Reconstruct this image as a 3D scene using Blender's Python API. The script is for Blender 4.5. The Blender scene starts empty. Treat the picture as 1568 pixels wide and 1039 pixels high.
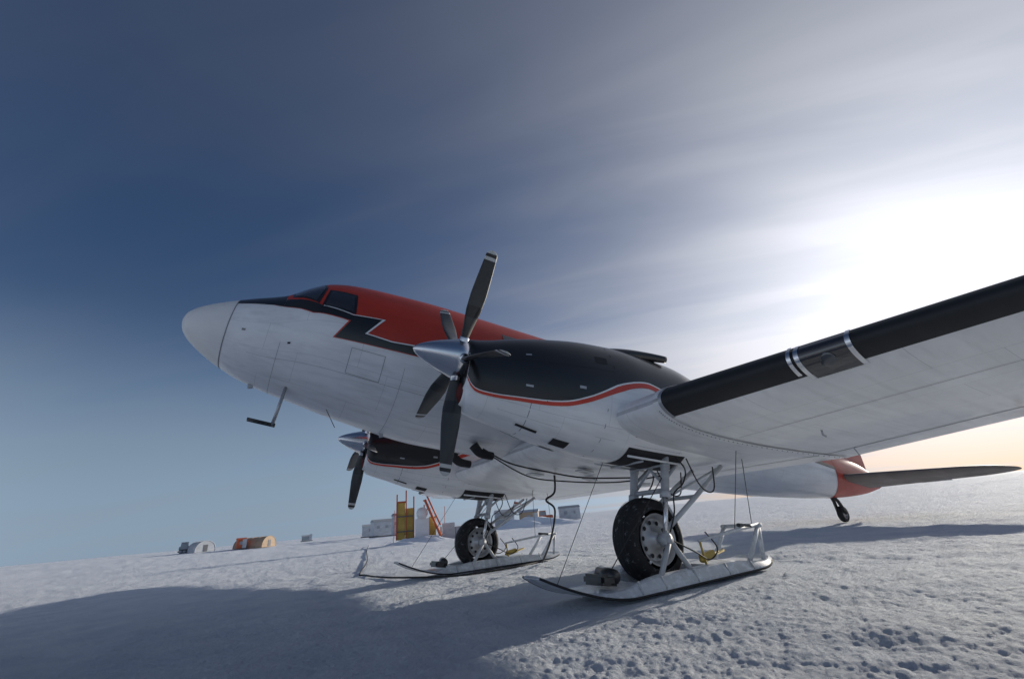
import bpy, bmesh, math, random
import numpy as np
from mathutils import Vector, Matrix, noise
random.seed(4)
sc=bpy.context.scene
sc.view_settings.view_transform='Standard'; sc.view_settings.look='None'; sc.view_settings.exposure=0
TH=math.radians(8.7); CT,ST=math.cos(TH),math.sin(TH)
SUN_AZ=math.radians(-169.4); SUN_EL=math.radians(12.2)
def w2b(p):
    x,y,z=p; z-=.57
    return (x*CT+z*ST,y,-x*ST+z*CT)
# ---------------------------------------------------------------- materials
def mat(name,col,rough=.5,metal=0,spec=.5,coat=0):
    m=bpy.data.materials.new(name);m.use_nodes=True
    b=m.node_tree.nodes['Principled BSDF']
    b.inputs['Base Color'].default_value=(*col,1);b.inputs['Roughness'].default_value=rough
    b.inputs['Metallic'].default_value=metal;b.inputs['Coat Weight'].default_value=coat
    b.inputs['Specular IOR Level'].default_value=spec
    return m
def frost(m,amount=.5,scale=14,lo=.55,hi=.72):
    """wind-blown snow dust caught on a surface"""
    nt=m.node_tree;N=nt.nodes;L=nt.links;b=N['Principled BSDF']
    src=b.inputs['Base Color'].links[0].from_socket
    tc=N.new('ShaderNodeTexCoord');n=N.new('ShaderNodeTexNoise');n.inputs['Scale'].default_value=scale;n.inputs['Detail'].default_value=8;n.inputs['Roughness'].default_value=.75
    L.new(tc.outputs['Object'],n.inputs[0])
    r=N.new('ShaderNodeMapRange');r.inputs[1].default_value=lo;r.inputs[2].default_value=hi;r.inputs[3].default_value=0;r.inputs[4].default_value=amount;L.new(n.outputs[0],r.inputs[0])
    mx=N.new('ShaderNodeMix');mx.data_type='RGBA';L.new(r.outputs[0],mx.inputs[0]);L.new(src,mx.inputs[6]);mx.inputs[7].default_value=(.75,.79,.84,1)
    L.new(mx.outputs[2],b.inputs['Base Color']);return m
def paint(name,col,rough=.35,dirt=.18,panels=False,coat=.3,pscale=1.0):
    m=mat(name,col,rough,coat=coat); nt=m.node_tree;N=nt.nodes;L=nt.links;b=N['Principled BSDF']
    tc=N.new('ShaderNodeTexCoord')
    n=N.new('ShaderNodeTexNoise');n.inputs['Scale'].default_value=1.7;n.inputs['Detail'].default_value=8;n.inputs['Roughness'].default_value=.65
    mp=N.new('ShaderNodeMapping');mp.inputs['Scale'].default_value=(.5,1.4,1.4);L.new(tc.outputs['Object'],mp.inputs[0]);L.new(mp.outputs[0],n.inputs[0])
    r=N.new('ShaderNodeMapRange');r.inputs[1].default_value=.35;r.inputs[2].default_value=.75;r.inputs[3].default_value=1;r.inputs[4].default_value=1-dirt
    L.new(n.outputs[0],r.inputs[0])
    mx=N.new('ShaderNodeMix');mx.data_type='RGBA';mx.blend_type='MULTIPLY';mx.inputs[0].default_value=1
    mx.inputs[6].default_value=(*col,1);L.new(r.outputs[0],mx.inputs[7])
    out=mx.outputs[2]
    if panels:
        br=N.new('ShaderNodeTexBrick');br.inputs['Color1'].default_value=(1,1,1,1);br.inputs['Color2'].default_value=(.97,.972,.98,1);br.inputs['Mortar'].default_value=(.5,.51,.53,1)
        br.inputs['Scale'].default_value=1;br.inputs['Mortar Size'].default_value=.0025;br.inputs['Mortar Smooth'].default_value=.1
        br.inputs['Brick Width'].default_value=1.35*pscale;br.inputs['Row Height'].default_value=.66*pscale;br.offset=.35
        L.new(tc.outputs['UV'],br.inputs[0])
        m2=N.new('ShaderNodeMix');m2.data_type='RGBA';m2.blend_type='MULTIPLY';m2.inputs[0].default_value=.7
        L.new(out,m2.inputs[6]);L.new(br.outputs[0],m2.inputs[7]);out=m2.outputs[2]
        ms=N.new('ShaderNodeMapping');ms.inputs['Scale'].default_value=(.35,9,9);L.new(tc.outputs['Object'],ms.inputs[0])
        ns=N.new('ShaderNodeTexNoise');ns.inputs['Scale'].default_value=1.2;ns.inputs['Detail'].default_value=6;L.new(ms.outputs[0],ns.inputs[0])
        rs=N.new('ShaderNodeMapRange');rs.inputs[1].default_value=.5;rs.inputs[2].default_value=.8;rs.inputs[3].default_value=1;rs.inputs[4].default_value=.84;L.new(ns.outputs[0],rs.inputs[0])
        m3=N.new('ShaderNodeMix');m3.data_type='RGBA';m3.blend_type='MULTIPLY';m3.inputs[0].default_value=1
        L.new(out,m3.inputs[6]);L.new(rs.outputs[0],m3.inputs[7]);out=m3.outputs[2]
        n2=N.new('ShaderNodeTexNoise');n2.inputs['Scale'].default_value=2.2;n2.inputs['Detail'].default_value=2;L.new(tc.outputs['UV'],n2.inputs[0])
        bp=N.new('ShaderNodeBump');bp.inputs['Strength'].default_value=.25;bp.inputs['Distance'].default_value=.02
        ml=N.new('ShaderNodeMath');ml.operation='MULTIPLY_ADD';ml.inputs[1].default_value=-.15;L.new(br.outputs['Fac'],ml.inputs[0]);L.new(n2.outputs[0],ml.inputs[2])
        L.new(ml.outputs[0],bp.inputs['Height']);L.new(bp.outputs[0],b.inputs['Normal'])
    L.new(out,b.inputs['Base Color'])
    rr=N.new('ShaderNodeMapRange');rr.inputs[3].default_value=rough*.8;rr.inputs[4].default_value=min(1,rough*1.5);L.new(n.outputs[0],rr.inputs[0]);L.new(rr.outputs[0],b.inputs['Roughness'])
    return m
M_W=paint('white_paint',(.86,.87,.88),.30,.18,True)
M_WN=paint('white_paint_plain',(.82,.83,.84),.4,.15)
M_RAD=paint('radome_paint',(.80,.795,.78),.42,.12)
M_RED=paint('red_paint',(.47,.032,.012),.42,.25,coat=.15)
M_BLK=paint('black_paint',(.010,.011,.013),.28,.1)
M_BOOT=paint('rubber_boot',(.013,.014,.016),.5,.2,coat=0)
M_REDL=paint('red_line',(.60,.045,.02),.4,.1)
M_GLASS=mat('cockpit_glass',(.02,.018,.02),.06,0,.8,1)
M_CHR=mat('polished_metal',(.72,.73,.75),.2,1)
M_ALU=paint('aluminium',(.45,.46,.48),.4,.2); M_ALU.node_tree.nodes['Principled BSDF'].inputs['Metallic'].default_value=.7
M_BLADE=paint('blade_grey',(.035,.038,.040),.42,.2)
M_TIP=mat('blade_tip',(.55,.56,.55),.5)
M_TIRE=frost(paint('tire_rubber',(.012,.012,.014),.8,.3,coat=0),.35,12,.56,.75)
M_GEAR=paint('gear_paint',(.50,.52,.55),.45,.45)
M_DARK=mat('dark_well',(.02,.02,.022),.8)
M_SEAM=mat('seam_dark',(.26,.265,.28),.7)
M_YEL=paint('yellow_paint',(.52,.37,.08),.5,.35)
M_SKI=frost(paint('ski_paint',(.56,.59,.63),.45,.4),.6,9,.48,.62)
M_CABLE=mat('cable_black',(.015,.015,.015),.6)
# ---------------------------------------------------------------- helpers
def empty(name,loc=(0,0,0),rot=(0,0,0)):
    e=bpy.data.objects.new(name,None);e.location=loc;e.rotation_euler=rot;sc.collection.objects.link(e);return e
def obj(name,verts,faces,m,parent=None,smooth=True,uvs=None):
    me=bpy.data.meshes.new(name);me.from_pydata(verts,[],faces);me.update()
    if uvs is not None:
        ul=me.uv_layers.new(name='UVMap')
        for p in me.polygons:
            for li in p.loop_indices: ul.data[li].uv=uvs[me.loops[li].vertex_index]
    me.polygons.foreach_set('use_smooth',[smooth]*len(me.polygons))
    me.materials.append(m)
    o=bpy.data.objects.new(name,me);sc.collection.objects.link(o)
    if parent:o.parent=parent
    return o
def pchip(xs,ys):
    xs=np.array(xs,float);ys=np.array(ys,float)
    if xs[0]>xs[-1]: xs=xs[::-1];ys=ys[::-1]
    h=np.diff(xs);d=np.diff(ys)/h;n=len(xs);m=np.zeros(n)
    for i in range(1,n-1):
        if d[i-1]*d[i]>0:
            w1=2*h[i]+h[i-1];w2=h[i]+2*h[i-1];m[i]=(w1+w2)/(w1/d[i-1]+w2/d[i])
    m[0]=d[0];m[-1]=d[-1]
    def f(x):
        x=min(max(x,xs[0]),xs[-1]);i=min(max(int(np.searchsorted(xs,x))-1,0),n-2)
        t=(x-xs[i])/h[i]
        return float((1+2*t)*(1-t)**2*ys[i]+t*(1-t)**2*h[i]*m[i]+t*t*(3-2*t)*ys[i+1]+t*t*(t-1)*h[i]*m[i+1])
    return f
def grid(name,fn,us,vs,m,parent,closed=False,uvf=None):
    V=[];F=[];UV=[]
    for u in us:
        for v in vs:
            V.append(tuple(fn(u,v)));UV.append(uvf(u,v) if uvf else (u,v))
    n=len(vs)
    for i in range(len(us)-1):
        for j in range(n-1):
            F.append((i*n+j,i*n+j+1,(i+1)*n+j+1,(i+1)*n+j))
    return obj(name,V,F,m,parent,True,UV)
def patch(name,surf,A,B,m,parent,off=.004,n=8,k=6):
    AA=[];BB=[]
    for i in range(len(A)-1):
        for j in range(n):
            t=j/n
            AA.append((A[i][0]*(1-t)+A[i+1][0]*t,A[i][1]*(1-t)+A[i+1][1]*t));BB.append((B[i][0]*(1-t)+B[i+1][0]*t,B[i][1]*(1-t)+B[i+1][1]*t))
    AA.append(A[-1]);BB.append(B[-1])
    V=[];F=[]
    for a,b in zip(AA,BB):
        for j in range(k+1):
            t=j/k;V.append(tuple(surf(a[0]*(1-t)+b[0]*t,a[1]*(1-t)+b[1]*t,off)))
    for i in range(len(AA)-1):
        for j in range(k):
            F.append((i*(k+1)+j,i*(k+1)+j+1,(i+1)*(k+1)+j+1,(i+1)*(k+1)+j))
    return obj(name,V,F,m,parent)
def curve(P,n=8):
    P=[Vector(p) for p in P];out=[]
    for i in range(len(P)-1):
        a=P[max(i-1,0)];b=P[i];c=P[i+1];d=P[min(i+2,len(P)-1)]
        for j in range(n):
            t=j/n
            out.append(.5*((2*b)+(c-a)*t+(2*a-5*b+4*c-d)*t*t+(3*b-a-3*c+d)*t**3))
    out.append(P[-1]);return [tuple(q) for q in out]
def tube(name,pts,r,m,parent,seg=12,r2=None,caps=True):
    pts=[Vector(p) for p in pts];V=[];F=[];n=len(pts)
    up=None
    for i,p in enumerate(pts):
        t=(pts[min(i+1,n-1)]-pts[max(i-1,0)]).normalized()
        if up is None:
            up=Vector((0,0,1)) if abs(t.z)<.9 else Vector((1,0,0))
        a=t.cross(up).normalized();b=a.cross(t).normalized();up=b
        rr=r if r2 is None else r+(r2-r)*i/(n-1)
        for j in range(seg):
            an=2*math.pi*j/seg;V.append(tuple(p+a*math.cos(an)*rr+b*math.sin(an)*rr))
    for i in range(n-1):
        for j in range(seg):
            F.append((i*seg+j,i*seg+(j+1)%seg,(i+1)*seg+(j+1)%seg,(i+1)*seg+j))
    if caps:
        F.append(tuple(range(seg))[::-1]);F.append(tuple((n-1)*seg+j for j in range(seg)))
    return obj(name,V,F,m,parent)
def lathe(name,prof,origin,axis,m,parent,seg=48):
    ax=Vector(axis).normalized();u=Vector((0,0,1)) if abs(ax.z)<.9 else Vector((1,0,0))
    a=ax.cross(u).normalized();b=ax.cross(a).normalized();o=Vector(origin);V=[];F=[]
    for s,r in prof:
        for j in range(seg):
            an=2*math.pi*j/seg;V.append(tuple(o+ax*s+(a*math.cos(an)+b*math.sin(an))*r))
    for i in range(len(prof)-1):
        for j in range(seg):
            F.append((i*seg+j,i*seg+(j+1)%seg,(i+1)*seg+(j+1)%seg,(i+1)*seg+j))
    return obj(name,V,F,m,parent)
def box(name,c,s,m,parent,rot=(0,0,0),bev=.01):
    bm=bmesh.new();bmesh.ops.create_cube(bm,size=1)
    bmesh.ops.scale(bm,vec=s,verts=bm.verts)
    if bev>0:bmesh.ops.bevel(bm,geom=bm.edges[:],offset=bev,segments=2,affect='EDGES')
    me=bpy.data.meshes.new(name);bm.to_mesh(me);bm.free();me.materials.append(m)
    o=bpy.data.objects.new(name,me);o.location=c;o.rotation_euler=rot;sc.collection.objects.link(o)
    if parent:o.parent=parent
    return o
# ================================================================= AIRPLANE
plane=empty('propeller_airplane',(0,0,.57),(0,-TH,0))
FS=[(6.62,2.76,2.765,.004),(6.60,2.67,2.86,.10),(6.53,2.55,2.96,.21),(6.40,2.43,3.06,.32),(6.2,2.29,3.17,.445),(6.0,2.18,3.265,.55),(5.75,2.06,3.375,.66),(5.5,1.98,3.475,.76),(5.32,1.93,3.56,.83),(5.0,1.86,3.82,.94),(4.72,1.80,3.99,1.03),(4.3,1.71,4.09,1.11),(3.8,1.62,4.13,1.18),(2.6,1.46,4.17,1.27),(0,1.42,4.16,1.27),(-3,1.40,4.14,1.25),(-6,1.48,4.0,1.08),(-9,1.66,3.75,.80),(-11.5,1.92,3.4,.5),(-13.2,2.2,3.15,.28),(-14.4,2.5,2.9,.08)]
fb=pchip([s[0] for s in FS],[s[1] for s in FS]);ft=pchip([s[0] for s in FS],[s[2] for s in FS]);fa=pchip([s[0] for s in FS],[s[3] for s in FS])
def loftsurf(b,t,a,yc=0,p=2.0):
    def f(x,th,off=0):
        zb,zt=b(x),t(x);A=a(x)+off;zc=(zb+zt)/2;B=(zt-zb)/2+off
        s,c=math.sin(th),math.cos(th);e=2/p
        return (x,yc+A*math.copysign(abs(s)**e,s),zc+B*math.copysign(abs(c)**e,c))
    return f
FUS=loftsurf(fb,ft,fa)
xs=[6.62-1.1*(i/40)**2 for i in range(41)]+[5.52-i*(19.92/170) for i in range(1,171)]
th=[math.pi*2*j/96-math.pi for j in range(97)]
grid('fuselage',FUS,xs,th,M_W,plane,uvf=lambda x,t:(x,t*1.25))
lathe('tail_cone',[(0,.2),(.1,.1),(.12,0)],(-14.35,0,2.7),(-1,0,0),M_RED,plane)
PI=math.pi
nx=[6.619-.66*(i/14)**1.6 for i in range(15)]
grid('radome',lambda x,t:FUS(x,t,.004),nx,th,M_RAD,plane)
patch('radome_seam',FUS,[(5.955,-PI),(5.955,PI)],[(5.945,-PI),(5.945,PI)],M_SEAM,plane,.005,96,1)
for s in (1,-1):
    def S(P): return [(x,t*s) for x,t in P]
    def fp(nm,A,B,m,off,n=6,k=12): patch(nm,FUS,S(A),S(B),m,plane,off,n,k)
    fp('red_roof',[(5.32,0),(4.76,0),(4.30,0),(3.85,0)],[(5.30,.94),(4.76,1.34),(4.30,1.44),(3.85,1.41)],M_RED,.004,8,24)
    fp('red_roof',[(3.85,0),(3.64,0)],[(3.85,1.40),(3.64,1.40)],M_RED,.004,3,24)
    fp('red_roof',[(3.85,1.40),(3.64,1.40)],[(4.07,1.66),(3.64,1.68)],M_RED,.004,4,6)
    fp('red_roof',[(3.64,0),(3.16,0),(0,0),(-6,0),(-10.6,0)],[(3.64,1.68),(3.16,1.65),(0,1.65),(-6,1.6),(-10.6,1.6)],M_RED,.004,12,24)
    fp('black_band',[(5.95,0),(5.65,0),(5.44,0),(5.32,0)],[(5.95,.93),(5.65,1.02),(5.44,1.10),(5.30,1.19)],M_BLK,.006)
    fp('black_band',[(5.30,.92),(4.76,1.33),(4.30,1.43),(3.85,1.40)],[(5.30,1.19),(4.87,1.45),(4.60,1.485),(4.32,1.52)],M_BLK,.006)
    fp('black_band',[(4.32,1.52),(4.49,1.80)],[(3.85,1.40),(4.07,1.66)],M_BLK,.006)
    fp('black_band',[(4.07,1.66),(3.64,1.68),(3.16,1.64),(0,1.64),(-6,1.6),(-10.6,1.6)],[(4.49,1.80),(3.9,1.785),(3.13,1.76),(0,1.76),(-6,1.7),(-10.6,1.7)],M_BLK,.006,8,4)
    fp('white_line',[(4.76,1.33),(4.30,1.43),(3.85,1.40),(4.07,1.66),(3.64,1.68),(3.16,1.64),(0,1.64)],[(4.76,1.318),(4.30,1.418),(3.80,1.387),(4.03,1.648),(3.64,1.666),(3.16,1.626),(0,1.626)],M_WN,.009,6,2)
    fp('red_line_lower',[(5.44,1.10),(4.87,1.45),(4.32,1.52),(4.49,1.80),(3.9,1.785),(3.13,1.76),(0,1.76)],[(5.44,1.105),(4.88,1.456),(4.35,1.527),(4.515,1.808),(3.9,1.793),(3.13,1.768),(0,1.768)],M_REDL,.007,6,2)
    fp('window_frame',[(4.725,.92),(4.29,1.02)],[(4.79,1.36),(4.265,1.41)],M_BLK,.008,4,8)
    fp('side_window',[(4.69,.96),(4.33,1.06)],[(4.74,1.33),(4.31,1.375)],M_GLASS,.012,4,8)
    fp('window_frame',[(4.90,.03),(4.82,.5),(4.76,.86)],[(5.28,.03),(5.23,.90),(4.83,1.27)],M_BLK,.008,6,10)
    fp('windshield',[(4.93,.07),(4.85,.5),(4.80,.84)],[(5.25,.07),(5.20,.86),(4.88,1.21)],M_GLASS,.012,6,10)
    for k in range(7):
        x=1.6-k*1.05
        fp('cabin_window',[(x,1.02),(x-.4,1.02)],[(x,1.3),(x-.4,1.3)],M_GLASS,.012,3,5)
    D=[(4.20,1.88),(3.68,1.88),(3.68,2.22),(4.20,2.22),(4.20,1.88)]
    for i in range(4):
        a,b=D[i],D[i+1]
        if a[1]==b[1]: fp('door_seam',[a,b],[(a[0],a[1]+.006),(b[0],b[1]+.006)],M_SEAM,.004,4,1)
        else: fp('door_seam',[a,b],[(a[0]+.008,a[1]),(b[0]+.008,b[1])],M_SEAM,.004,6,1)
    for x in (5.2,3.35,2.2):
        fp('skin_seam',[(x,1.95),(x,PI)],[(x-.005,1.95),(x-.005,PI)],M_SEAM,.003,12,1)
    fp('skin_seam',[(5.6,2.25),(4.9,2.25),(2,2.2)],[(5.6,2.254),(4.9,2.254),(2,2.204)],M_SEAM,.003,8,1)
    fp('pitot_plate',[(5.75,1.75),(5.70,1.75)],[(5.75,1.80),(5.70,1.80)],M_SEAM,.006,2,2)
    fp('static_port',[(5.1,1.95),(5.06,1.95)],[(5.1,1.98),(5.06,1.98)],M_DARK,.006,2,2)
# ---- wing
def airfoil(s,t=.15,cam=.02):
    x=s*s; x=min(x,1)
    yt=5*t*(.2969*math.sqrt(x)-.126*x-.3516*x*x+.2843*x**3-.1036*x**4)
    p=.4; yc=cam/p**2*(2*p*x-x*x) if x<p else cam/(1-p)**2*((1-2*p)+2*p*x-x*x)
    return x,(yc+yt if s<0 else yc-yt)
YJ=4.1;XLE=.95;XTE=-3.4;ZLE=1.47;ZTE=1.36;YT=14.5
def wingsurf(y,s,off=0):
    ay=abs(y)
    if ay<=YJ: le,te,z0,t=XLE,XTE,0,.15
    else:
        d=ay-YJ;le=XLE-.277*d;te=XTE+.01*d;z0=.087*d;t=.15-.004*d
        q=(ay-(YT-1.6))/1.6
        if q>0:
            q=min(q,1);w=1-math.sqrt(max(0,1-q*q))
            c=le-te;le-=c*.55*w;te+=c*.42*w;t*=(1-.5*w)
    c=le-te;xa,za=airfoil(s,t);
    zl=ZLE+z0;zt=ZTE+z0+ (0.05*c/4.3)
    x=le-c*xa;z=zl+(zt-zl)*xa+za*c
    if off:
        n=-1 if s>0 else 1
        k=max(0,1-abs(s)/.22)
        x+=off*k;z+=off*n*(1-k*.5)*(1 if abs(s)>.03 else 0)
    return (x,y,z)
ss=[-1+2*i/80 for i in range(81)]
M_LENS=mat('lens_dark',(.08,.085,.09),.15,.3,.5,1)
for sd in (1,-1):
    ys=[sd*v for v in ([i*.41 for i in range(10)]+[YJ-.001]+[YJ+.001]+[YJ+.4*i for i in range(1,22)]+[12.9+1.6*math.sin(i/14*math.pi/2) for i in range(1,15)])]
    grid('wing',wingsurf,ys,ss,M_W,plane,uvf=lambda y,s:(y,math.copysign(s*s*3.5,s)))
    A=[(sd*y,-.2) for y in (YJ+.03,8,12.8)];B=[(sd*y,.215) for y in (YJ+.03,8,12.8)]
    patch('wing_boot',wingsurf,A,B,M_BOOT,plane,.006,30,24)
    for s0,s1 in ((-.99,-.02),(.02,.99)):
        patch('attach_band',wingsurf,[(sd*(YJ-.05),s0),(sd*(YJ-.05),s1)],[(sd*(YJ+.03),s0),(sd*(YJ+.03),s1)],M_WN,plane,.018,40,2)
    for i in range(46):
        p_=wingsurf(sd*(YJ-.01),.12+.86*i/45,.024);lathe('bolt',[(-.006,.008),(.004,.007),(.005,0)],p_,(0,0,-1),M_SEAM,plane,6)
    patch('boot_band',wingsurf,[(sd*(YJ+.03),-.2),(sd*(YJ+.03),.22)],[(sd*(YJ+.07),-.2),(sd*(YJ+.07),.22)],M_ALU,plane,.014,20,2)
    for y0,y1,mm,of,a_,b_ in ((5.50,5.535,M_CHR,.03,-.14,.18),(5.56,5.60,M_CHR,.022,-.14,.245),(5.6,5.98,M_GLASS,.014,-.12,.25),(5.98,6.02,M_CHR,.026,-.14,.245)):
        patch('landing_light',wingsurf,[(sd*y0,a_),(sd*y1,a_)],[(sd*y0,b_),(sd*y1,b_)],mm,plane,of,4,16)
    patch('landing_light_rim',wingsurf,[(sd*5.57,.25),(sd*6.01,.25)],[(sd*5.57,.262),(sd*6.01,.262)],M_WN,plane,.018,4,2)
    lp=wingsurf(sd*5.79,.12,.016);lathe('landing_light_lens',[(0,.075),(.012,.06),(.014,0)],lp,(.75,0,-.66),M_LENS,plane,24)
    patch('flap_seam',wingsurf,[(sd*1.3,.905),(sd*7.6,.905)],[(sd*1.3,.909),(sd*7.6,.909)],M_SEAM,plane,.004,30,1)
    patch('aileron_seam',wingsurf,[(sd*7.6,.87),(sd*13,.87)],[(sd*7.6,.876),(sd*13,.876)],M_SEAM,plane,.004,20,1)
    patch('spar_seam',wingsurf,[(sd*4.2,.55),(sd*12.5,.56)],[(sd*4.2,.5518),(sd*12.5,.5618)],M_SEAM,plane,.003,30,1)
    box('hinge_fairing',(-3.05,sd*6.25,1.44),(.28,.03,.07),M_RED,plane)
    tube('tie_down',[(-1.0,sd*4.9,1.27),(-1.0,sd*4.9,1.21),(-1.06,sd*4.9,1.2)],.012,M_GEAR,plane,8)
    tube('drain_mast',[(-2.4,sd*4.6,1.32),(-2.5,sd*4.6,1.22)],.01,M_GEAR,plane,8)
# ---- nacelles
NS=[(3.02,1.50,2.22,.27),(2.98,1.36,2.235,.31),(2.9,1.27,2.25,.34),(2.7,1.22,2.30,.38),(2.4,1.17,2.40,.43),(1.9,1.07,2.53,.52),(1.2,1.0,2.66,.60),(.4,.98,2.72,.64),(-.4,1.0,2.70,.64),(-1.2,1.14,2.5,.60),(-2.0,1.3,2.2,.5),(-3.1,1.4,1.75,.28)]
nb=pchip([s[0] for s in NS],[s[1] for s in NS]);nt_=pchip([s[0] for s in NS],[s[2] for s in NS]);na=pchip([s[0] for s in NS],[s[3] for s in NS])
RP=1.46;XP=3.06+.12;ZP=1.955
M_PLUG=mat('plug_red',(.10,.012,.012),.8)
def blade(name,xp,y,z,ph,parent):
    V=[];F=[];n=60;rad=Vector((0,math.sin(ph),math.cos(ph)));tan=Vector((0,math.cos(ph),-math.sin(ph)));fx=Vector((1,0,0))
    seg=14
    for i in range(n+1):
        q=i/n;r=.16+(RP-.16)*q
        ch=.075+ .125*min(1,max(0,(q-.04)/.35))**.8
        if q>.55: ch*=1-.38*((q-.55)/.45)
        if q>.95: ch*=math.sqrt(max(.02,1-((q-.95)/.052)**2))
        tk=max(.012,.075*(1-q)**2.2+.012) if q>.1 else .07
        tw=math.radians(28-40*q)
        d1=(fx*math.cos(tw)+tan*math.sin(tw));d2=(tan*math.cos(tw)-fx*math.sin(tw))
        c=Vector((xp,y,z))+rad*r
        for j in range(seg):
            an=2*math.pi*j/seg;V.append(tuple(c+d1*math.cos(an)*ch*.5*1.15+d2*math.sin(an)*tk*.5))
    for i in range(n):
        for j in range(seg):F.append((i*seg+j,i*seg+(j+1)%seg,(i+1)*seg+(j+1)%seg,(i+1)*seg+j))
    F.append(tuple(n*seg+j for j in range(seg)))
    o=obj(name,V,F,M_BLADE,parent);o.data.materials.append(M_TIP);o.data.materials.append(M_BLK)
    for p in o.data.polygons:
        q=(p.index//seg)/n
        if .885<q<.925 or .955<q:p.material_index=1
        elif q>=.925:p.material_index=2
        elif .3<q<.42:p.material_index=2
    return o
for sd in (1,-1):
    NAC=loftsurf(nb,nt_,na,sd*2.82,2.25)
    xs=[3.02-.3*(i/10)**2 for i in range(11)]+[2.72-i*(5.82/60) for i in range(1,61)]
    grid('nacelle',NAC,xs,[PI*2*j/64-PI for j in range(65)],M_W,plane,uvf=lambda x,t:(x*1.3,t*.6))
    V=[NAC(3.02,t) for t in [PI*2*j/48 for j in range(48)]]
    obj('cowl_front',V,[tuple(range(48))],M_BLK,plane,False)
    for ps in (1,-1):
        P=curve([(3.019,2.06),(2.88,2.08),(2.49,2.05),(1.80,1.92),(1.43,1.77),(.94,1.53),(.44,1.39),(.13,1.42),(-.4,1.55),(-1.2,1.6),(-3.05,1.6)],5)
        patch('cowl_black',NAC,[(x,0) for x,t in P],[(x,t*ps) for x,t in P],M_BLK,plane,.005,1,20)
        patch('cowl_line_white',NAC,[(x,(t)*ps) for x,t in P],[(x,(t+.025)*ps) for x,t in P],M_WN,plane,.006,1,2)
        patch('cowl_line_red',NAC,[(x,(t+.025)*ps) for x,t in P],[(x,(t+.10)*ps) for x,t in P],M_REDL,plane,.007,1,2)
        def nq(nm,x0,x1,t0,t1,m,of=.008): patch(nm,NAC,[(x0,t0*ps),(x1,t0*ps)],[(x0,t1*ps),(x1,t1*ps)],m,plane,of,4,4)
        nq('cowl_vent',1.25,1.05,1.05,1.2,M_DARK)
        nq('cowl_latch',2.3,2.2,1.75,1.79,M_ALU);nq('cowl_latch',1.55,1.45,1.62,1.66,M_ALU);nq('cowl_latch',2.3,2.22,1.15,1.19,M_ALU)
        nq('cowl_seam',2.0,1.99,0,2.0,M_DARK);nq('cowl_seam',.95,.94,.4,1.5,M_DARK);nq('cowl_seam',2.9,.95,1.32,1.326,M_DARK)
        nq('access_hatch',.55,.3,2.12,2.28,M_WN,.010);nq('hatch_edge',.565,.285,2.11,2.29,M_SEAM,.006)
        nq('cowl_seam_low',2.2,2.19,2.1,PI,M_SEAM,.004);nq('cowl_seam_low',1.1,1.09,1.9,PI,M_SEAM,.004);nq('cowl_seam_low',2.6,-.4,2.45,2.455,M_SEAM,.004)
        o_=NAC(.62,1.93*ps,.004);lathe('round_port',[(0,.05),(.004,0)],o_,(0,ps,-.35),M_DARK,plane,20)
        nq('cowl_scoop',2.3,2.0,2.70,2.78,M_DARK);nq('cowl_scoop',1.75,1.5,2.75,3.0,M_DARK)
    pr=[(.55*(1-(i/20)),.26*((i/20)**.62)) for i in range(21)]+[(-.12,.265),(-.14,.2)]
    lathe('spinner',pr,(XP-.05,sd*2.82,ZP),(1,0,0),M_CHR,plane)
    lathe('hub_ring',[(-.16,.12),(-.15,.24),(-.05,.24),(-.04,.12)],(XP-.1,sd*2.82,ZP),(1,0,0),M_DARK,plane)
    for k in range(5):
        ph=math.radians(36+72*k);blade('propeller_blade',XP-.1,sd*2.82,ZP,ph,plane)
        rd=Vector((0,math.sin(ph),math.cos(ph)))
        lathe('blade_cuff',[(.17,.075),(.30,.062),(.31,.05)],(XP-.1,sd*2.82,ZP),rd,M_CHR,plane,20)
    lathe('intake_lip',[(-.05,.13),(.03,.14),(.05,.155),(.03,.17),(-.1,.18)],(2.97,sd*2.82,1.5),(1,0,0),M_WN,plane)
    lathe('intake_plug',[(-.02,.14),(.06,.13),(.09,.05),(.09,0)],(2.97,sd*2.82,1.5),(1,0,0),M_PLUG,plane)
    for e in (.34,-.34):
        tube('exhaust_stack',curve([(1.0,sd*2.82+e*.6,2.48),(.5,sd*2.82+e*.8,2.60),(.1,sd*2.82+e*1.0,2.655),(-.3,sd*2.82+e*1.3,2.66)],6),.12,M_BLK,plane,16,.055)
    patch('wheel_well_shade',NAC,[(.60,PI-.62),(-.5,PI-.62)],[(.60,PI+.62),(-.5,PI+.62)],M_DARK,plane,.004,8,10)  # flat dark patch painted for the shade inside the opening, no recess cut
    for q in (1,-1):
        tube('well_rib',[(.6,sd*2.82+q*.36,1.01),(-.5,sd*2.82+q*.36,1.03)],.016,M_WN,plane,8)
    for xq in(.3,-.1): tube('well_rib',[(xq,sd*2.82-.33,.985),(xq,sd*2.82+.33,.985)],.016,M_GEAR,plane,8)
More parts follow.
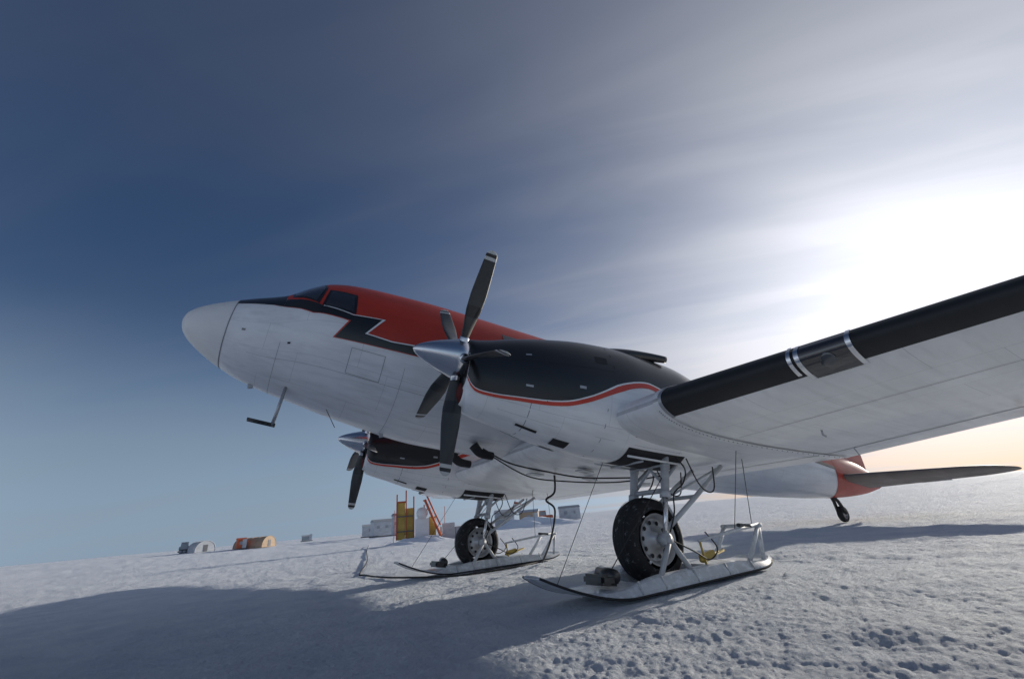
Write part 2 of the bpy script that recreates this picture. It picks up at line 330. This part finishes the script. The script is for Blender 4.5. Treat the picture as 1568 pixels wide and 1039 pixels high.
# ---- tail
def stab(y,s,off=0):
    ay=abs(y);d=ay;le=-10.75-.30*d;te=-13.3+.05*d
    q=(ay-3.0)/1.0
    if q>0:
        q=min(q,1);w=1-math.sqrt(max(0,1-q*q));c=le-te;le-=c*.6*w;te+=c*.3*w
    c=le-te;xa,za=airfoil(s,.10,0);return (le-c*xa,y,2.45+za*c-(0.12*max(0,xa-.5)*c*.5))
M_STAB=paint('tail_shaded_paint',(.16,.14,.13),.5,.3,coat=0)  # stabilizer base colour darkened with the shade of its underside
for sd in(1,-1):
    grid('stabilizer',stab,[sd*v for v in [i*.3 for i in range(11)]+[3+1.0*math.sin(i/10*PI/2) for i in range(1,11)]],ss,M_STAB,plane)
def fin(z,s):
    d=z-3.2;le=-10.6-.55*d;te=-13.9+.12*d
    q=(z-4.9)/.8
    if q>0:
        q=min(q,1);w=1-math.sqrt(max(0,1-q*q));c=le-te;le-=c*.6*w;te+=c*.3*w
    c=le-te;xa,za=airfoil(s,.1,0);return (le-c*xa,za*c,z)
grid('fin',fin,[2.7+i*.22 for i in range(11)]+[4.9+.8*math.sin(i/10*PI/2) for i in range(1,11)],ss,M_RED,plane)
for ps in(1,-1): patch('tail_red',FUS,[(-9.9,0),(-10.3,PI/2*ps),(-10.9,PI*ps)],[(-14.38,0),(-14.38,PI/2*ps),(-14.38,PI*ps)],M_RED,plane,.008,16,30)
# ---- landing gear (world coordinates converted to body)
def wt(pts): return [w2b(p) for p in pts]
def wheel(yc,r,wd,x,z,parent):
    pr=[]
    for i in range(33):
        a=PI*i/32
        rr=r-(r*.32)*(1-abs(math.sin(a))**.55)
        pr.append((-wd/2*math.cos(a),rr))
    o=w2b((x,yc,z))
    lathe('tire',pr,o,(0,1,0),M_TIRE,parent,64)
    for g in (-.12,-.04,.04,.12):
        if r>.4: lathe('tire_groove',[(g*wd*2-.006,r*.996),(g*wd*2,r*1.004-abs(g)*.03),(g*wd*2+.006,r*.996)],o,(0,1,0),M_DARK,parent,64)
    for s in (1,-1):
        lathe('wheel_rim',[(s*wd*.47,r*.60),(s*wd*.44,r*.55),(s*wd*.30,r*.51),(s*wd*.22,r*.44),(s*wd*.30,r*.33),(s*wd*.34,r*.2),(s*wd*.5,r*.17),(s*wd*.52,0)],o,(0,1,0),M_ALU,parent,48)
        for k in range(10):
            a=2*PI*k/10
            lathe('rim_hole',[(0,r*.055),(s*.004,0)],(o[0]+math.cos(a)*r*.39,yc+s*(wd*.275+.006),o[2]+math.sin(a)*r*.39),(0,s,0),M_DARK,parent,12)
for sd in (1,-1):
    yc=sd*2.82
    wheel(yc,.545,.41,0,.58,plane)
    for o_ in(.31,-.31):
        y=yc+o_
        tube('oleo_upper',[(-.2,y,1.35),(-.09,y,.58)],.058,M_GEAR,plane,16)
        tube('oleo_lower',[(-.09,y,.6),(0,y,0)],.036,M_CHR,plane,16)
        lathe('oleo_collar',[(-.04,.04),(-.04,.075),(.04,.075),(.04,.04)],(-.09,y,.58),(-.1,0,1),M_GEAR,plane,16)
        lathe('oleo_collar',[(-.03,.04),(-.03,.068),(.03,.068),(.03,.04)],(-.15,y,.98),(-.1,0,1),M_GEAR,plane,16)
        lathe('axle_fitting',[(-.06,.03),(-.06,.085),(.06,.085),(.06,.03)],(0,y,0),(0,1,0),M_GEAR,plane,20)
        tube('torque_link',[(-.06,y,.5),(-.22,y,.3),(-.03,y,.1)],.02,M_GEAR,plane,8)
        tube('drag_strut',[(-.03,y,.12),(-.72,y,.62),(-1.45,yc+o_*.9,1.15)],.034,M_GEAR,plane)
        tube('drag_brace',[(-.12,y,.78),(-.62,yc+o_*.8,1.2)],.025,M_GEAR,plane)
        hz=[(-.3,y+.06,1.15),(-.42,y+.12,.95),(-.36,y+.1,.75),(-.2,y+.06,.6),(-.16,y+.06,.35),(-.05,y+.05,.1)]
        tube('brake_hose',curve(hz),.011,M_CABLE,plane,8)
        tube('hydraulic_hose',curve([(-1.2,y,1.1),(-1.0,y+.12,.75),(-.8,y+.15,.68),(-.66,y+.12,.8),(-.5,y+.1,1.12)]),.010,M_CABLE,plane,8)
        tube('hydraulic_hose',curve([(-.1,y+.02,.0),(-.45,y+.08,-.12),(-.75,y+.06,-.2),(-.95,y+.05,-.05),(-.8,y,.15)]),.010,M_CABLE,plane,8)
    tube('axle',[(0,yc-.4,0),(0,yc+.4,0)],.05,M_GEAR,plane)
    tube('cross_tube',[(-.1,yc-.31,.64),(-.1,yc+.31,.64)],.035,M_GEAR,plane)
    tube('cross_brace',[(-.14,yc-.31,.68),(-.19,yc+.31,1.25)],.022,M_GEAR,plane)
    tube('cross_brace',[(-.14,yc+.31,.68),(-.19,yc-.31,1.25)],.022,M_GEAR,plane)
    tube('cross_tube',[(-.72,yc-.31,.62),(-.72,yc+.31,.62)],.028,M_GEAR,plane)
    tube('cross_brace',[(-.72,yc-.31,.62),(-1.4,yc+.26,1.12)],.018,M_GEAR,plane)
    box('yellow_actuator',w2b((-.78,yc+.28,.29)),(.28,.08,.10),M_YEL,plane,(0,.3,0))
    tube('yellow_strut',wt([(-.6,yc+.30,.26),(-1.15,yc+.28,.33)]),.022,M_YEL,plane)
    tube('yellow_strut',wt([(-.62,yc+.34,.50),(-.68,yc+.32,.16)]),.016,M_YEL,plane)
    def zb(x): 
        z=.015
        if x>.75:z+=.34*((x-.75)/1.2)**1.9
        if x<-1.7:z+=.07*((-1.7-x)/.5)**2
        return z
    def hw(x):
        w=.45
        if x>1.0:w=.45-.27*((x-1.0)/.95)**1.8
        if x<-1.7:w=.45-.14*((-1.7-x)/.5)**2
        return w
    def tk(x):
        t=.19
        if x>.4:t=.19-.155*min(1,(x-.4)/1.0)
        if x<-1.1:t=.19-.13*min(1,(-1.1-x)/1.0)
        return t
    def skipart(nm,x0,x1,fi,n=24):
        V=[];F=[]
        for i in range(n+1):
            x=x0+(x1-x0)*i/n;y0,y1=fi(x);b=zb(x);t=tk(x)
            sec=[(y0,b+.02),(y0+.02,b),(y1-.02,b),(y1,b+.02),(y1,b+t*.35),(y1-.05,b+t*.9),(y1-.08,b+t),(y0+.08,b+t),(y0+.05,b+t*.9),(y0,b+t*.35)]
            for (yy,zz) in sec:V.append(w2b((x,yc+yy,zz)))
        m=10
        for i in range(n):
            for j in range(m):F.append((i*m+j,i*m+(j+1)%m,(i+1)*m+(j+1)%m,(i+1)*m+j))
        F.append(tuple(range(m)));F.append(tuple(n*m+j for j in range(m)))
        return obj(nm,V,F,M_SKI,plane,False)
    skipart('ski_front',.66,1.95,lambda x:(-hw(x),hw(x)))
    skipart('ski_rear',-2.2,-.66,lambda x:(-hw(x),hw(x)))
    skipart('ski_rail',-.66,.66,lambda x:(.24,.45),8)
    skipart('ski_rail',-.66,.66,lambda x:(-.45,-.24),8)
    for q in (.455,-.455):
        for xx in (-1.5,-.95,-.3,.3,.7):
            tube('ski_strap',wt([(xx,yc+q*1.0,.05),(xx+.02,yc+q*.9,.19)]),.012,M_GEAR,plane,8)
    for q in(1,-1):
        tube('ski_runner',wt([(x,yc+q*hw(x),zb(x)+.012) for x in [1.95-.1*i for i in range(42)]]),.014,M_DARK,plane,8)
    tube('ski_pad',wt([(.85,yc-.1,.27),(.95,yc+.27,.26)]),.085,M_BLK,plane)
    box('ski_pad',w2b((1.02,yc+.1,.23)),(.3,.35,.12),M_BLK,plane,(0,0,.1),.03)
    for o_ in(.36,-.36):
        tube('ski_pedestal',wt([(-.02,yc+o_,.57),(.28,yc+o_,.16)]),.035,M_GEAR,plane)
        tube('ski_pedestal',wt([(-.02,yc+o_,.57),(-.32,yc+o_,.16)]),.035,M_GEAR,plane)
    tube('ski_tail_post',wt([(-1.65,yc+.3,.12),(-2.1,yc+.3,.58)]),.035,M_SKI,plane)
    tube('ski_tail_post',wt([(-2.0,yc+.3,.1),(-2.1,yc+.3,.58)]),.03,M_SKI,plane)
    tube('ski_tail_post',wt([(-1.65,yc-.3,.12),(-2.1,yc-.3,.58)]),.035,M_SKI,plane)
    tube('ski_tail_bar',wt([(-2.1,yc-.35,.58),(-2.1,yc+.35,.58)]),.03,M_SKI,plane)
    tube('ski_boom',wt([(-2.12,yc+.3,.59),(-1.5,yc+.3,.56),(-.6,yc+.34,.5)]),.03,M_SKI,plane,10,.02)
    box('boom_tip',w2b((-1.75,yc+.3,.60)),(.3,.06,.05),M_BLK,plane)
    tube('ski_cable',wt([(.95,yc+.2,.3)])+[(-.1,yc+.31,.85)],.006,M_CABLE,plane,6)
    tube('ski_cable',wt([(1.6,yc,.25)])+[(.5,yc-.2,1.15)],.004,M_CABLE,plane,6)
    tube('ski_cable',wt([(-2.1,yc+.2,.58)])+[(-1.7,yc+.5,1.3)],.005,M_CABLE,plane,6)
    tube('ski_cable',wt([(-1.5,yc+.3,.56)])+[(-1.0,yc+.9,1.25)],.005,M_CABLE,plane,6)
wheel(0,.24,.16,-11.5,.24,plane)
for q in(1,-1): tube('tail_fork',[w2b((-11.5,q*.11,.24)),w2b((-11.35,q*.06,.62)),w2b((-11.1,0,.95))],.05,M_BLK,plane)
for dy in(0,.09):
    tube('pitot_mast',[(4.95,.25+dy,1.95),(4.98,.3+dy,1.30)],.024,M_ALU,plane)
    tube('pitot_tube',[(4.94,.3+dy,1.31),(5.32,.3+dy,1.34)],.02,M_BLK,plane)
tube('whip_antenna',[(4.3,.2,1.75),(4.1,.25,1.45)],.006,M_CABLE,plane,6)
for x in (5.45,3.3): box('blade_antenna',(x,0,fb(x)-.03),(.07,.012,.08),M_GEAR,plane,(0,.3,0),.004)
for q in(1,-1): tube('vent_scoop',curve([(1.75,q*.5,1.48),(1.6,q*.5,1.36),(1.35,q*.5,1.34)],4),.09,M_DARK,plane,14,.07)
tube('belly_hose',curve([(1.6,.6,1.42),(1.1,.7,1.22),(.4,.8,1.15),(-.4,.9,1.12),(-1.2,1.4,1.15)]),.014,M_CABLE,plane,8)
tube('belly_hose',curve([(1.2,.2,1.4),(.6,.5,1.08),(0,.8,1.02),(-.6,1.6,.98),(-1.0,2.4,1.05)]),.012,M_CABLE,plane,8)
for k,(x,y) in enumerate([(.3,.3),(-.2,1.2),(-.8,.6),(-1.4,1.9),(-2.0,.9)]):
    box('belly_plate',(x,y,1.17),(.3,.2,.02),M_GEAR,plane,(0,0,.2*k),.004)
pc=curve([(-.30,.35,1.93),(-.36,.2,1.45),(-.2,.1,1.3),(-.45,.0,1.1),(-.6,-.5,.55),(-1.0,-1.5,.1),(-1.2,-1.95,.04),(-.4,-1.75,.035),(.91,-1.9,.03),(1.84,-3.57,.03),(2.1,-5.3,.03),(2.05,-6.1,.03),(0.6,-12,.04),(-1.5,-22,.06),(-4.4,-35,.1)],10)
tube('power_cable',pc,.02,M_CABLE,None,8)
# ================================================================= GROUND
CX,CY=4.816,7.587
def dune(x,y,r):
    q=Vector((x,y,0))
    z=.035*noise.noise(q*.9)+.02*noise.noise(q*2.4)
    if r<70:
        k=max(0,1-r/70)
        # wind-packed crust: small ridges elongated along the wind plus fine grains
        u=.94*x+.34*y;v=-.34*x+.94*y
        a=noise.noise(Vector((u*2.6,v*6.0,1)));b=noise.noise(Vector((u*9,v*14,5)));c=noise.noise(Vector((x*26,y*26,2)));d=noise.noise(Vector((x*47,y*47,7)))
        z+=k*(.016*a+.013*b+.009*c+(.005*d if r<14 else 0))
    amp=min(1,max(0,(r-14)/50));z+=amp*(.22*noise.noise(q*.11)+.16*abs(noise.noise(q*.35)))
    far=max(0,r-60)/100
    az=math.atan2(y-CY,x-CX);dl=math.exp(-((az-math.radians(-75))/.5)**2)
    z+=min(far,3)*1.0*dl+min(far,20)*.25*noise.noise(q*.006)
    if abs(abs(y)-2.82)<.9 and -2.8<x<2.4: z=z*.4-.018
    return z
def ground():
    rs=[];r=.9
    while r<16: rs.append(r);r*=1.0068
    while r<5000: rs.append(r);r*=1.034
    a0=math.radians(-121.5)
    an=[a0-math.radians(62)+math.radians(124)*i/720 for i in range(721)]
    an+=[a0+math.radians(62)+math.radians(236)*i/90 for i in range(1,90)]
    V=[];F=[];n=len(an)
    for r in rs:
        for a in an:
            x=CX+r*math.cos(a);y=CY+r*math.sin(a);V.append((x,y,dune(x,y,r)))
    for i in range(len(rs)-1):
        for j in range(n):
            k=(j+1)%n;F.append((i*n+j,(i+1)*n+j,(i+1)*n+k,i*n+k))
    V.append((CX,CY,0));c=len(V)-1
    for j in range(n):F.append((c,j,(j+1)%n))
    m=mat('snow',(.7,.76,.84),.85,spec=.12);nt=m.node_tree;N=nt.nodes;L=nt.links;b=N['Principled BSDF']
    tc=N.new('ShaderNodeTexCoord')
    def nz(s,d,r=.6):
        k=N.new('ShaderNodeTexNoise');k.inputs['Scale'].default_value=s;k.inputs['Detail'].default_value=d;k.inputs['Roughness'].default_value=r;L.new(tc.outputs['Object'],k.inputs[0]);return k
    n1=nz(20,7,.72);n3=nz(1.3,5,.6)
    b3=N.new('ShaderNodeBump');b3.inputs['Strength'].default_value=.7;b3.inputs['Distance'].default_value=.18
    L.new(n3.outputs[0],b3.inputs['Height'])
    b1=N.new('ShaderNodeBump');b1.inputs['Strength'].default_value=1;b1.inputs['Distance'].default_value=.07
    L.new(n1.outputs[0],b1.inputs['Height']);L.new(b3.outputs[0],b1.inputs['Normal'])
    L.new(b1.outputs[0],b.inputs['Normal'])
    cr=N.new('ShaderNodeValToRGB');cr.color_ramp.elements[0].position=.3;cr.color_ramp.elements[0].color=(.66,.72,.81,1);cr.color_ramp.elements[1].position=.7;cr.color_ramp.elements[1].color=(.82,.86,.91,1)
    L.new(n3.outputs[0],cr.inputs[0]);L.new(cr.outputs[0],b.inputs['Base Color'])
    return obj('snow_ground',V,F,m)
ground()
M_SN=mat('drift_snow',(.74,.79,.86),.85,spec=.1)
def drift(name,x,y,sx,sy,h,rz=0,seed=0):
    V=[];F=[];n=28
    for i in range(n+1):
        for j in range(n+1):
            u=i/n*2-1;v=j/n*2-1;r=math.hypot(u,v)
            z=h*max(0,1-r*r)**1.3*(.7+.7*noise.noise(Vector((u*2+seed,v*2,seed)))+.3*noise.noise(Vector((u*6+seed,v*6,seed))))-.08
            V.append((u*sx,v*sy,z))
    for i in range(n):
        for j in range(n):
            a=i*(n+1)+j;F.append((a,a+n+1,a+n+2,a+1))
    o=obj(name,V,F,M_SN);o.location=(x,y,dune(x,y,math.hypot(x-CX,y-CY))+.02);o.rotation_euler=(0,0,rz);return o
# ================================================================= CAMP
def at(az,D):
    a=math.radians(az);x=CX+D*math.cos(a);y=CY+D*math.sin(a);return (x,y,dune(x,y,D)-.05)
def face(az): return (0,0,math.radians(az+90+180))
M_OR=paint('orange_paint',(.60,.13,.05),.5,.3,coat=0);M_TAN=paint('tan_fabric',(.46,.34,.24),.8,.2,coat=0);M_GR=paint('hazed_grey_metal',(.38,.41,.45),.6,.3,coat=0);M_LG=paint('hazed_light_metal',(.58,.61,.65),.6,.3,coat=0);M_DG=paint('dark_metal',(.16,.17,.19),.6,.3,coat=0)  # greys and tan paled, distance haze is worked into the base colour
M_YC=paint('crate_yellow',(.60,.42,.10),.6,.3,coat=0)
e=empty('cargo_equipment_stack',at(-108.1,39),face(-108.1));e.scale=(1.12,1.12,1.12)
def ebox(nm,x,z,sx,sz,m,y=0,sy=.5,rot=0): return box(nm,(x,y,z),(sx,sy,sz),m,e,(0,rot,0),.02)
ebox('yellow_panel',-1.35,1.6,.55,2.5,M_YC);ebox('yellow_panel',-.72,1.4,.5,2.1,M_YC,.2,.7);ebox('panel_shelf',-1.05,.9,1.2,.06,M_DG,-.32,.3);ebox('panel_shelf',-1.05,1.9,1.2,.06,M_DG,-.32,.3)
ebox('panel_cap',-1.35,2.9,.62,.12,M_OR);ebox('orange_post',-1.65,1.9,.09,3.1,M_OR,-.35,.09);ebox('orange_post',-1.0,2.0,.09,3.4,M_OR,-.35,.09);ebox('orange_post',-.45,1.8,.09,2.9,M_OR,-.3,.09)
ebox('white_tank_base',.15,.9,1.0,1.5,M_WN,0,.9);lathe('white_tank',[(-.5,0),(-.48,.42),(.5,.42),(.52,0)],(.15,-.05,2.0),(0,1,0),M_WN,e,24)
for s in(-.4,.4): tube('stair_rail',[(.35,-.7+s,2.9),(1.45,-.7+s,.4)],.08,M_OR,e);tube('hand_rail',[(.35,-.7+s,3.5),(1.45,-.7+s,1.1)],.045,M_OR,e)
for k in range(9):
    t=k/8;box('stair_tread',(.35+t*1.1,-.7,2.85-2.4*t),(.26,.8,.06),M_WN if k%2 else M_OR,e,(0,0,0),.008)
for s in (.3,1.5): ebox('stair_leg',s,1.3 if s<1 else .5,.08,2.6 if s<1 else 1.0,M_OR,-.3,.08)
for x in (-1.9,-.2,1.8): tube('marker_flag_pole',[(x,.6,0),(x+.05,.6,2.4)],.02,M_OR,e,8)
ebox('crate',2.1,.65,.9,1.1,M_LG,.6,.8);ebox('crate',2.9,.5,.6,.8,M_GR,.4,.8);ebox('crate',3.8,.45,.7,.6,M_LG,.8,.8);ebox('crate',.9,.9,.5,1.7,M_YC,.5,.5)
p0=at(-108.2,38);drift('snow_drift',p0[0],p0[1],3.2,1.3,.62,math.radians(148),3)
p0=at(-106.0,37);drift('snow_drift',p0[0],p0[1],2.5,1.2,.3,math.radians(148),7)
p0=at(-113,45);drift('snow_drift',p0[0],p0[1],4,2,.8,math.radians(150),9)
p0=at(-122,60);drift('snow_drift',p0[0],p0[1],8,3,1.3,math.radians(150),12)
def arch(name,az,D,w,h,l,m,m2,rz=0):
    e=empty(name,at(az,D),(0,0,face(az)[2]+rz));n=20
    V=[];F=[]
    for yy in(-l/2,l/2):
        for i in range(n+1):
            a=PI*i/n;V.append((-w/2*math.cos(a),yy,h*math.sin(a)**.8))
    for i in range(n):F.append((i,i+1,n+1+i+1,n+1+i))
    obj('shell',V,F,m,e)
    obj('end_wall',V[:n+1],[tuple(range(n+1))],m2,e,False)
    for i in range(5): tube('rib',[(-w/2*1.01*math.cos(PI*k/12),-l/2+l*i/4,h*1.01*math.sin(PI*k/12)**.8) for k in range(13)],.06,m,e,6)
    box('door',(0,-l/2-.03,h*.35),(w*.2,.05,h*.6),M_DG,e)
    return e
arch('quonset_tent',-90.6,120,4.6,2.2,7,M_TAN,M_TAN,.9)
arch('dome_tent',-85.9,130,4.2,2.3,4,M_LG,M_LG,.4)
def cabin(name,az,D,w,h,d,m,roof,rz=0):
    e=empty(name,at(az,D),(0,0,face(az)[2]+rz))
    box('walls',(0,0,h/2+.3),(w,d,h),m,e,bev=.03)
    V=[(-w/2-.15,-d/2-.15,h+.3),(w/2+.15,-d/2-.15,h+.3),(w/2+.15,d/2+.15,h+.3),(-w/2-.15,d/2+.15,h+.3),(-w/2-.15,0,h+.3+d*.18),(w/2+.15,0,h+.3+d*.18)]
    obj('roof',V,[(0,1,5,4),(3,4,5,2),(0,4,3),(1,2,5),(0,3,2,1)],roof,e,False)
    for i in range(max(1,int(w/2))):
        x=-w/2+(i+.5)*w/max(1,int(w/2));box('window',(x,-d/2-.01,h*.6+.3),(.7,.05,.6),M_GR,e,bev=.01)
    box('door',(w*.36,-d/2-.02,1.2),(.8,.05,1.8),M_LG,e,bev=.01)
    box('skid',(0,-d/2+.2,.12),(w+.6,.2,.24),M_DG,e);box('skid',(0,d/2-.2,.12),(w+.6,.2,.24),M_DG,e)
cabin('camp_cabin',-104.0,115,6,3.0,3,M_LG,M_GR,.3)
cabin('camp_cabin',-106.0,105,4.0,3.8,3,M_LG,M_GR,-.2)
cabin('camp_cabin',-102.3,125,3.5,2.2,3,M_LG,M_LG,.1)
cabin('camp_cabin',-89.3,118,1.6,1.7,2,M_OR,M_OR,.1)
cabin('camp_cabin',-118.4,80,3,2.1,2.4,M_GR,M_LG,.2)
cabin('camp_cabin',-121.5,85,3.4,2.0,2.4,M_TAN,M_LG,-.1)
cabin('camp_cabin',-126.5,95,4,2.2,2.4,M_LG,M_GR,.2)
cabin('camp_cabin',-95.6,170,3,1.2,2.4,M_GR,M_LG,0)
cabin('camp_cabin',-163,260,9,2.0,4,M_GR,M_LG,.3)
cabin('camp_cabin',-158,300,12,1.8,4,M_DG,M_LG,.1)
def tractor(az,D,c=None):
    c=c or M_OR
    e=empty('snow_tractor',at(az,D),face(az))
    box('hull',(0,0,1.1),(3.0,1.9,.8),c,e,bev=.08);box('cab',(-.5,0,1.8),(1.4,1.7,.9),M_GR,e,bev=.12);box('cab_roof',(-.5,0,2.3),(1.5,1.8,.12),c,e,bev=.03)
    for s in(1,-1):
        box('track',(0,s*1.1,.45),(3.2,.5,.8),M_DG,e,bev=.25)
        for k in range(4):lathe('road_wheel',[(0,.28),(s*.03,.28),(s*.04,0)],(-1.1+k*.73,s*1.36,.4),(0,1,0),M_GR,e,16)
tractor(-84.7,132,M_GR);tractor(-123.5,92)
# ================================================================= SKY
w=bpy.data.worlds.new('World');sc.world=w;w.use_nodes=True
nt=w.node_tree;N=nt.nodes;L=nt.links;bg=N['Background']
sky=N.new('ShaderNodeTexSky');sky.sky_type='NISHITA';sky.sun_disc=False;sky.sun_elevation=SUN_EL;sky.sun_rotation=math.pi/2-SUN_AZ
sky.air_density=1.0;sky.dust_density=.6;sky.ozone_density=2.5;sky.altitude=500
def math_(op,a,b=None,c=None,clamp=False):
    k=N.new('ShaderNodeMath');k.operation=op;k.use_clamp=clamp
    for i,v in enumerate((a,b,c)):
        if v is None:continue
        if isinstance(v,(int,float)):k.inputs[i].default_value=v
        else:L.new(v,k.inputs[i])
    return k.outputs[0]
def mix_(f,a,b,bt='MIX'):
    k=N.new('ShaderNodeMix');k.data_type='RGBA';k.blend_type=bt
    for i,v in ((0,f),(6,a),(7,b)):
        if isinstance(v,(int,float)):k.inputs[i].default_value=v
        elif isinstance(v,tuple):k.inputs[i].default_value=v
        else:L.new(v,k.inputs[i])
    return k.outputs[2]
def scale_(col,f):
    k=N.new('ShaderNodeVectorMath');k.operation='SCALE'
    if isinstance(col,tuple):k.inputs[0].default_value=col
    else:L.new(col,k.inputs[0])
    if isinstance(f,(int,float)):k.inputs['Scale'].default_value=f
    else:L.new(f,k.inputs['Scale'])
    return k.outputs[0]
tc=N.new('ShaderNodeTexCoord');sx=N.new('ShaderNodeSeparateXYZ');L.new(tc.outputs['Generated'],sx.inputs[0])
sd_=(math.cos(SUN_EL)*math.cos(SUN_AZ),math.cos(SUN_EL)*math.sin(SUN_AZ),math.sin(SUN_EL))
dp=N.new('ShaderNodeVectorMath');dp.operation='DOT_PRODUCT';L.new(tc.outputs['Generated'],dp.inputs[0]);dp.inputs[1].default_value=sd_
dot=math_('MAXIMUM',dp.outputs['Value'],0)
anti_fill=math_('POWER',math_('MAXIMUM',math_('MULTIPLY',dp.outputs['Value'],-1),0),1.5)  # added out-of-view sky glow opposite the sun, fills nose and shadowed snow
zz=math_('MAXIMUM',sx.outputs[2],0)
den=math_('ADD',zz,.08)
cb=N.new('ShaderNodeCombineXYZ');L.new(math_('DIVIDE',sx.outputs[0],den),cb.inputs[0]);L.new(math_('DIVIDE',sx.outputs[1],den),cb.inputs[1])
m1=N.new('ShaderNodeMapping');m1.inputs['Rotation'].default_value=(0,0,math.radians(44));L.new(cb.outputs[0],m1.inputs[0])
def cloud(sc_,st,det,rng,seed,dist=.5):
    m2=N.new('ShaderNodeMapping');m2.inputs['Scale'].default_value=st;m2.inputs['Location'].default_value=(seed,seed*.7,0);L.new(m1.outputs[0],m2.inputs[0])
    cn=N.new('ShaderNodeTexNoise');cn.inputs['Scale'].default_value=sc_;cn.inputs['Detail'].default_value=det;cn.inputs['Roughness'].default_value=.5;cn.inputs['Distortion'].default_value=dist;L.new(m2.outputs[0],cn.inputs[0])
    cl=N.new('ShaderNodeMapRange');cl.interpolation_type='SMOOTHSTEP';cl.inputs[1].default_value=rng[0];cl.inputs[2].default_value=rng[1];L.new(cn.outputs[0],cl.inputs[0]);return cl.outputs[0]
c1=cloud(.8,(.32,1.15,1),3,(.32,.72),3.1);c2=cloud(2.2,(.35,1.8,1),5,(.38,.80),1.3,.9)
g1=math_('POWER',dot,2.8);g2=math_('POWER',dot,12.0)
cl=math_('ADD',math_('MULTIPLY',c1,.80),math_('MULTIPLY',c2,.20))
hzr=N.new('ShaderNodeMapRange');hzr.interpolation_type='SMOOTHSTEP';hzr.inputs[1].default_value=.44;hzr.inputs[2].default_value=.03;L.new(zz,hzr.inputs[0])
hcol=scale_((.225,.305,.40),math_('ADD',math_('ADD',1.12,math_('MULTIPLY',g1,1.3)),math_('MULTIPLY',anti_fill,1.6)))
tint=N.new('ShaderNodeVectorMath');tint.operation='MULTIPLY';L.new(sky.outputs[0],tint.inputs[0]);tint.inputs[1].default_value=(.052,.060,.074)
base=mix_(math_('MULTIPLY',hzr.outputs[0],.93),tint.outputs[0],hcol)
veil=math_('ADD',math_('MULTIPLY',cl,math_('ADD',.13,math_('MULTIPLY',g1,.80))),math_('MULTIPLY',g1,.46))
veil=math_('ADD',veil,math_('MULTIPLY',anti_fill,.5))
veil=math_('MINIMUM',math_('ADD',veil,math_('MULTIPLY',g2,.45)),1)
bright=math_('ADD',math_('ADD',.29,math_('MULTIPLY',anti_fill,.5)),math_('ADD',math_('MULTIPLY',g1,.36),math_('MULTIPLY',g2,.62)))
low=math_('POWER',math_('SUBTRACT',1,zz,clamp=True),9.0)
warm=mix_(math_('MULTIPLY',low,math_('MINIMUM',math_('MULTIPLY',math_('POWER',dot,5.0),1.2),1)),(.92,.94,1.03,1),(1.0,.74,.54,1))
cc=scale_(warm,bright)
L.new(mix_(veil,base,cc),bg.inputs[0]);bg.inputs[1].default_value=1.0
sl=bpy.data.lights.new('sun','SUN');sl.energy=4.2;sl.angle=math.radians(.9);sl.color=(1,.92,.80)
so=bpy.data.objects.new('sun',sl);sc.collection.objects.link(so)
so.rotation_euler=Vector((-sd_[0],-sd_[1],-sd_[2])).to_track_quat('-Z','Y').to_euler()
# ================================================================= CAMERA
a,p,r=math.radians(-121.497),math.radians(22.963),math.radians(-5.559)
Fv=Vector((math.cos(a)*math.cos(p),math.sin(a)*math.cos(p),math.sin(p)));rt=Vector((math.sin(a),-math.cos(a),0));uv=rt.cross(Fv)
R=math.cos(r)*rt+math.sin(r)*uv;U=-math.sin(r)*rt+math.cos(r)*uv
C=Vector((4.816,7.587,.991));FPX=650.1
cd=bpy.data.cameras.new('camera');cd.sensor_width=36;cd.lens=FPX/1568*36;cd.clip_end=20000;cd.clip_start=.05
co=bpy.data.objects.new('camera',cd);sc.collection.objects.link(co)
co.matrix_world=Matrix(((R.x,U.x,-Fv.x,C.x),(R.y,U.y,-Fv.y,C.y),(R.z,U.z,-Fv.z,C.z),(0,0,0,1)))
sc.camera=co
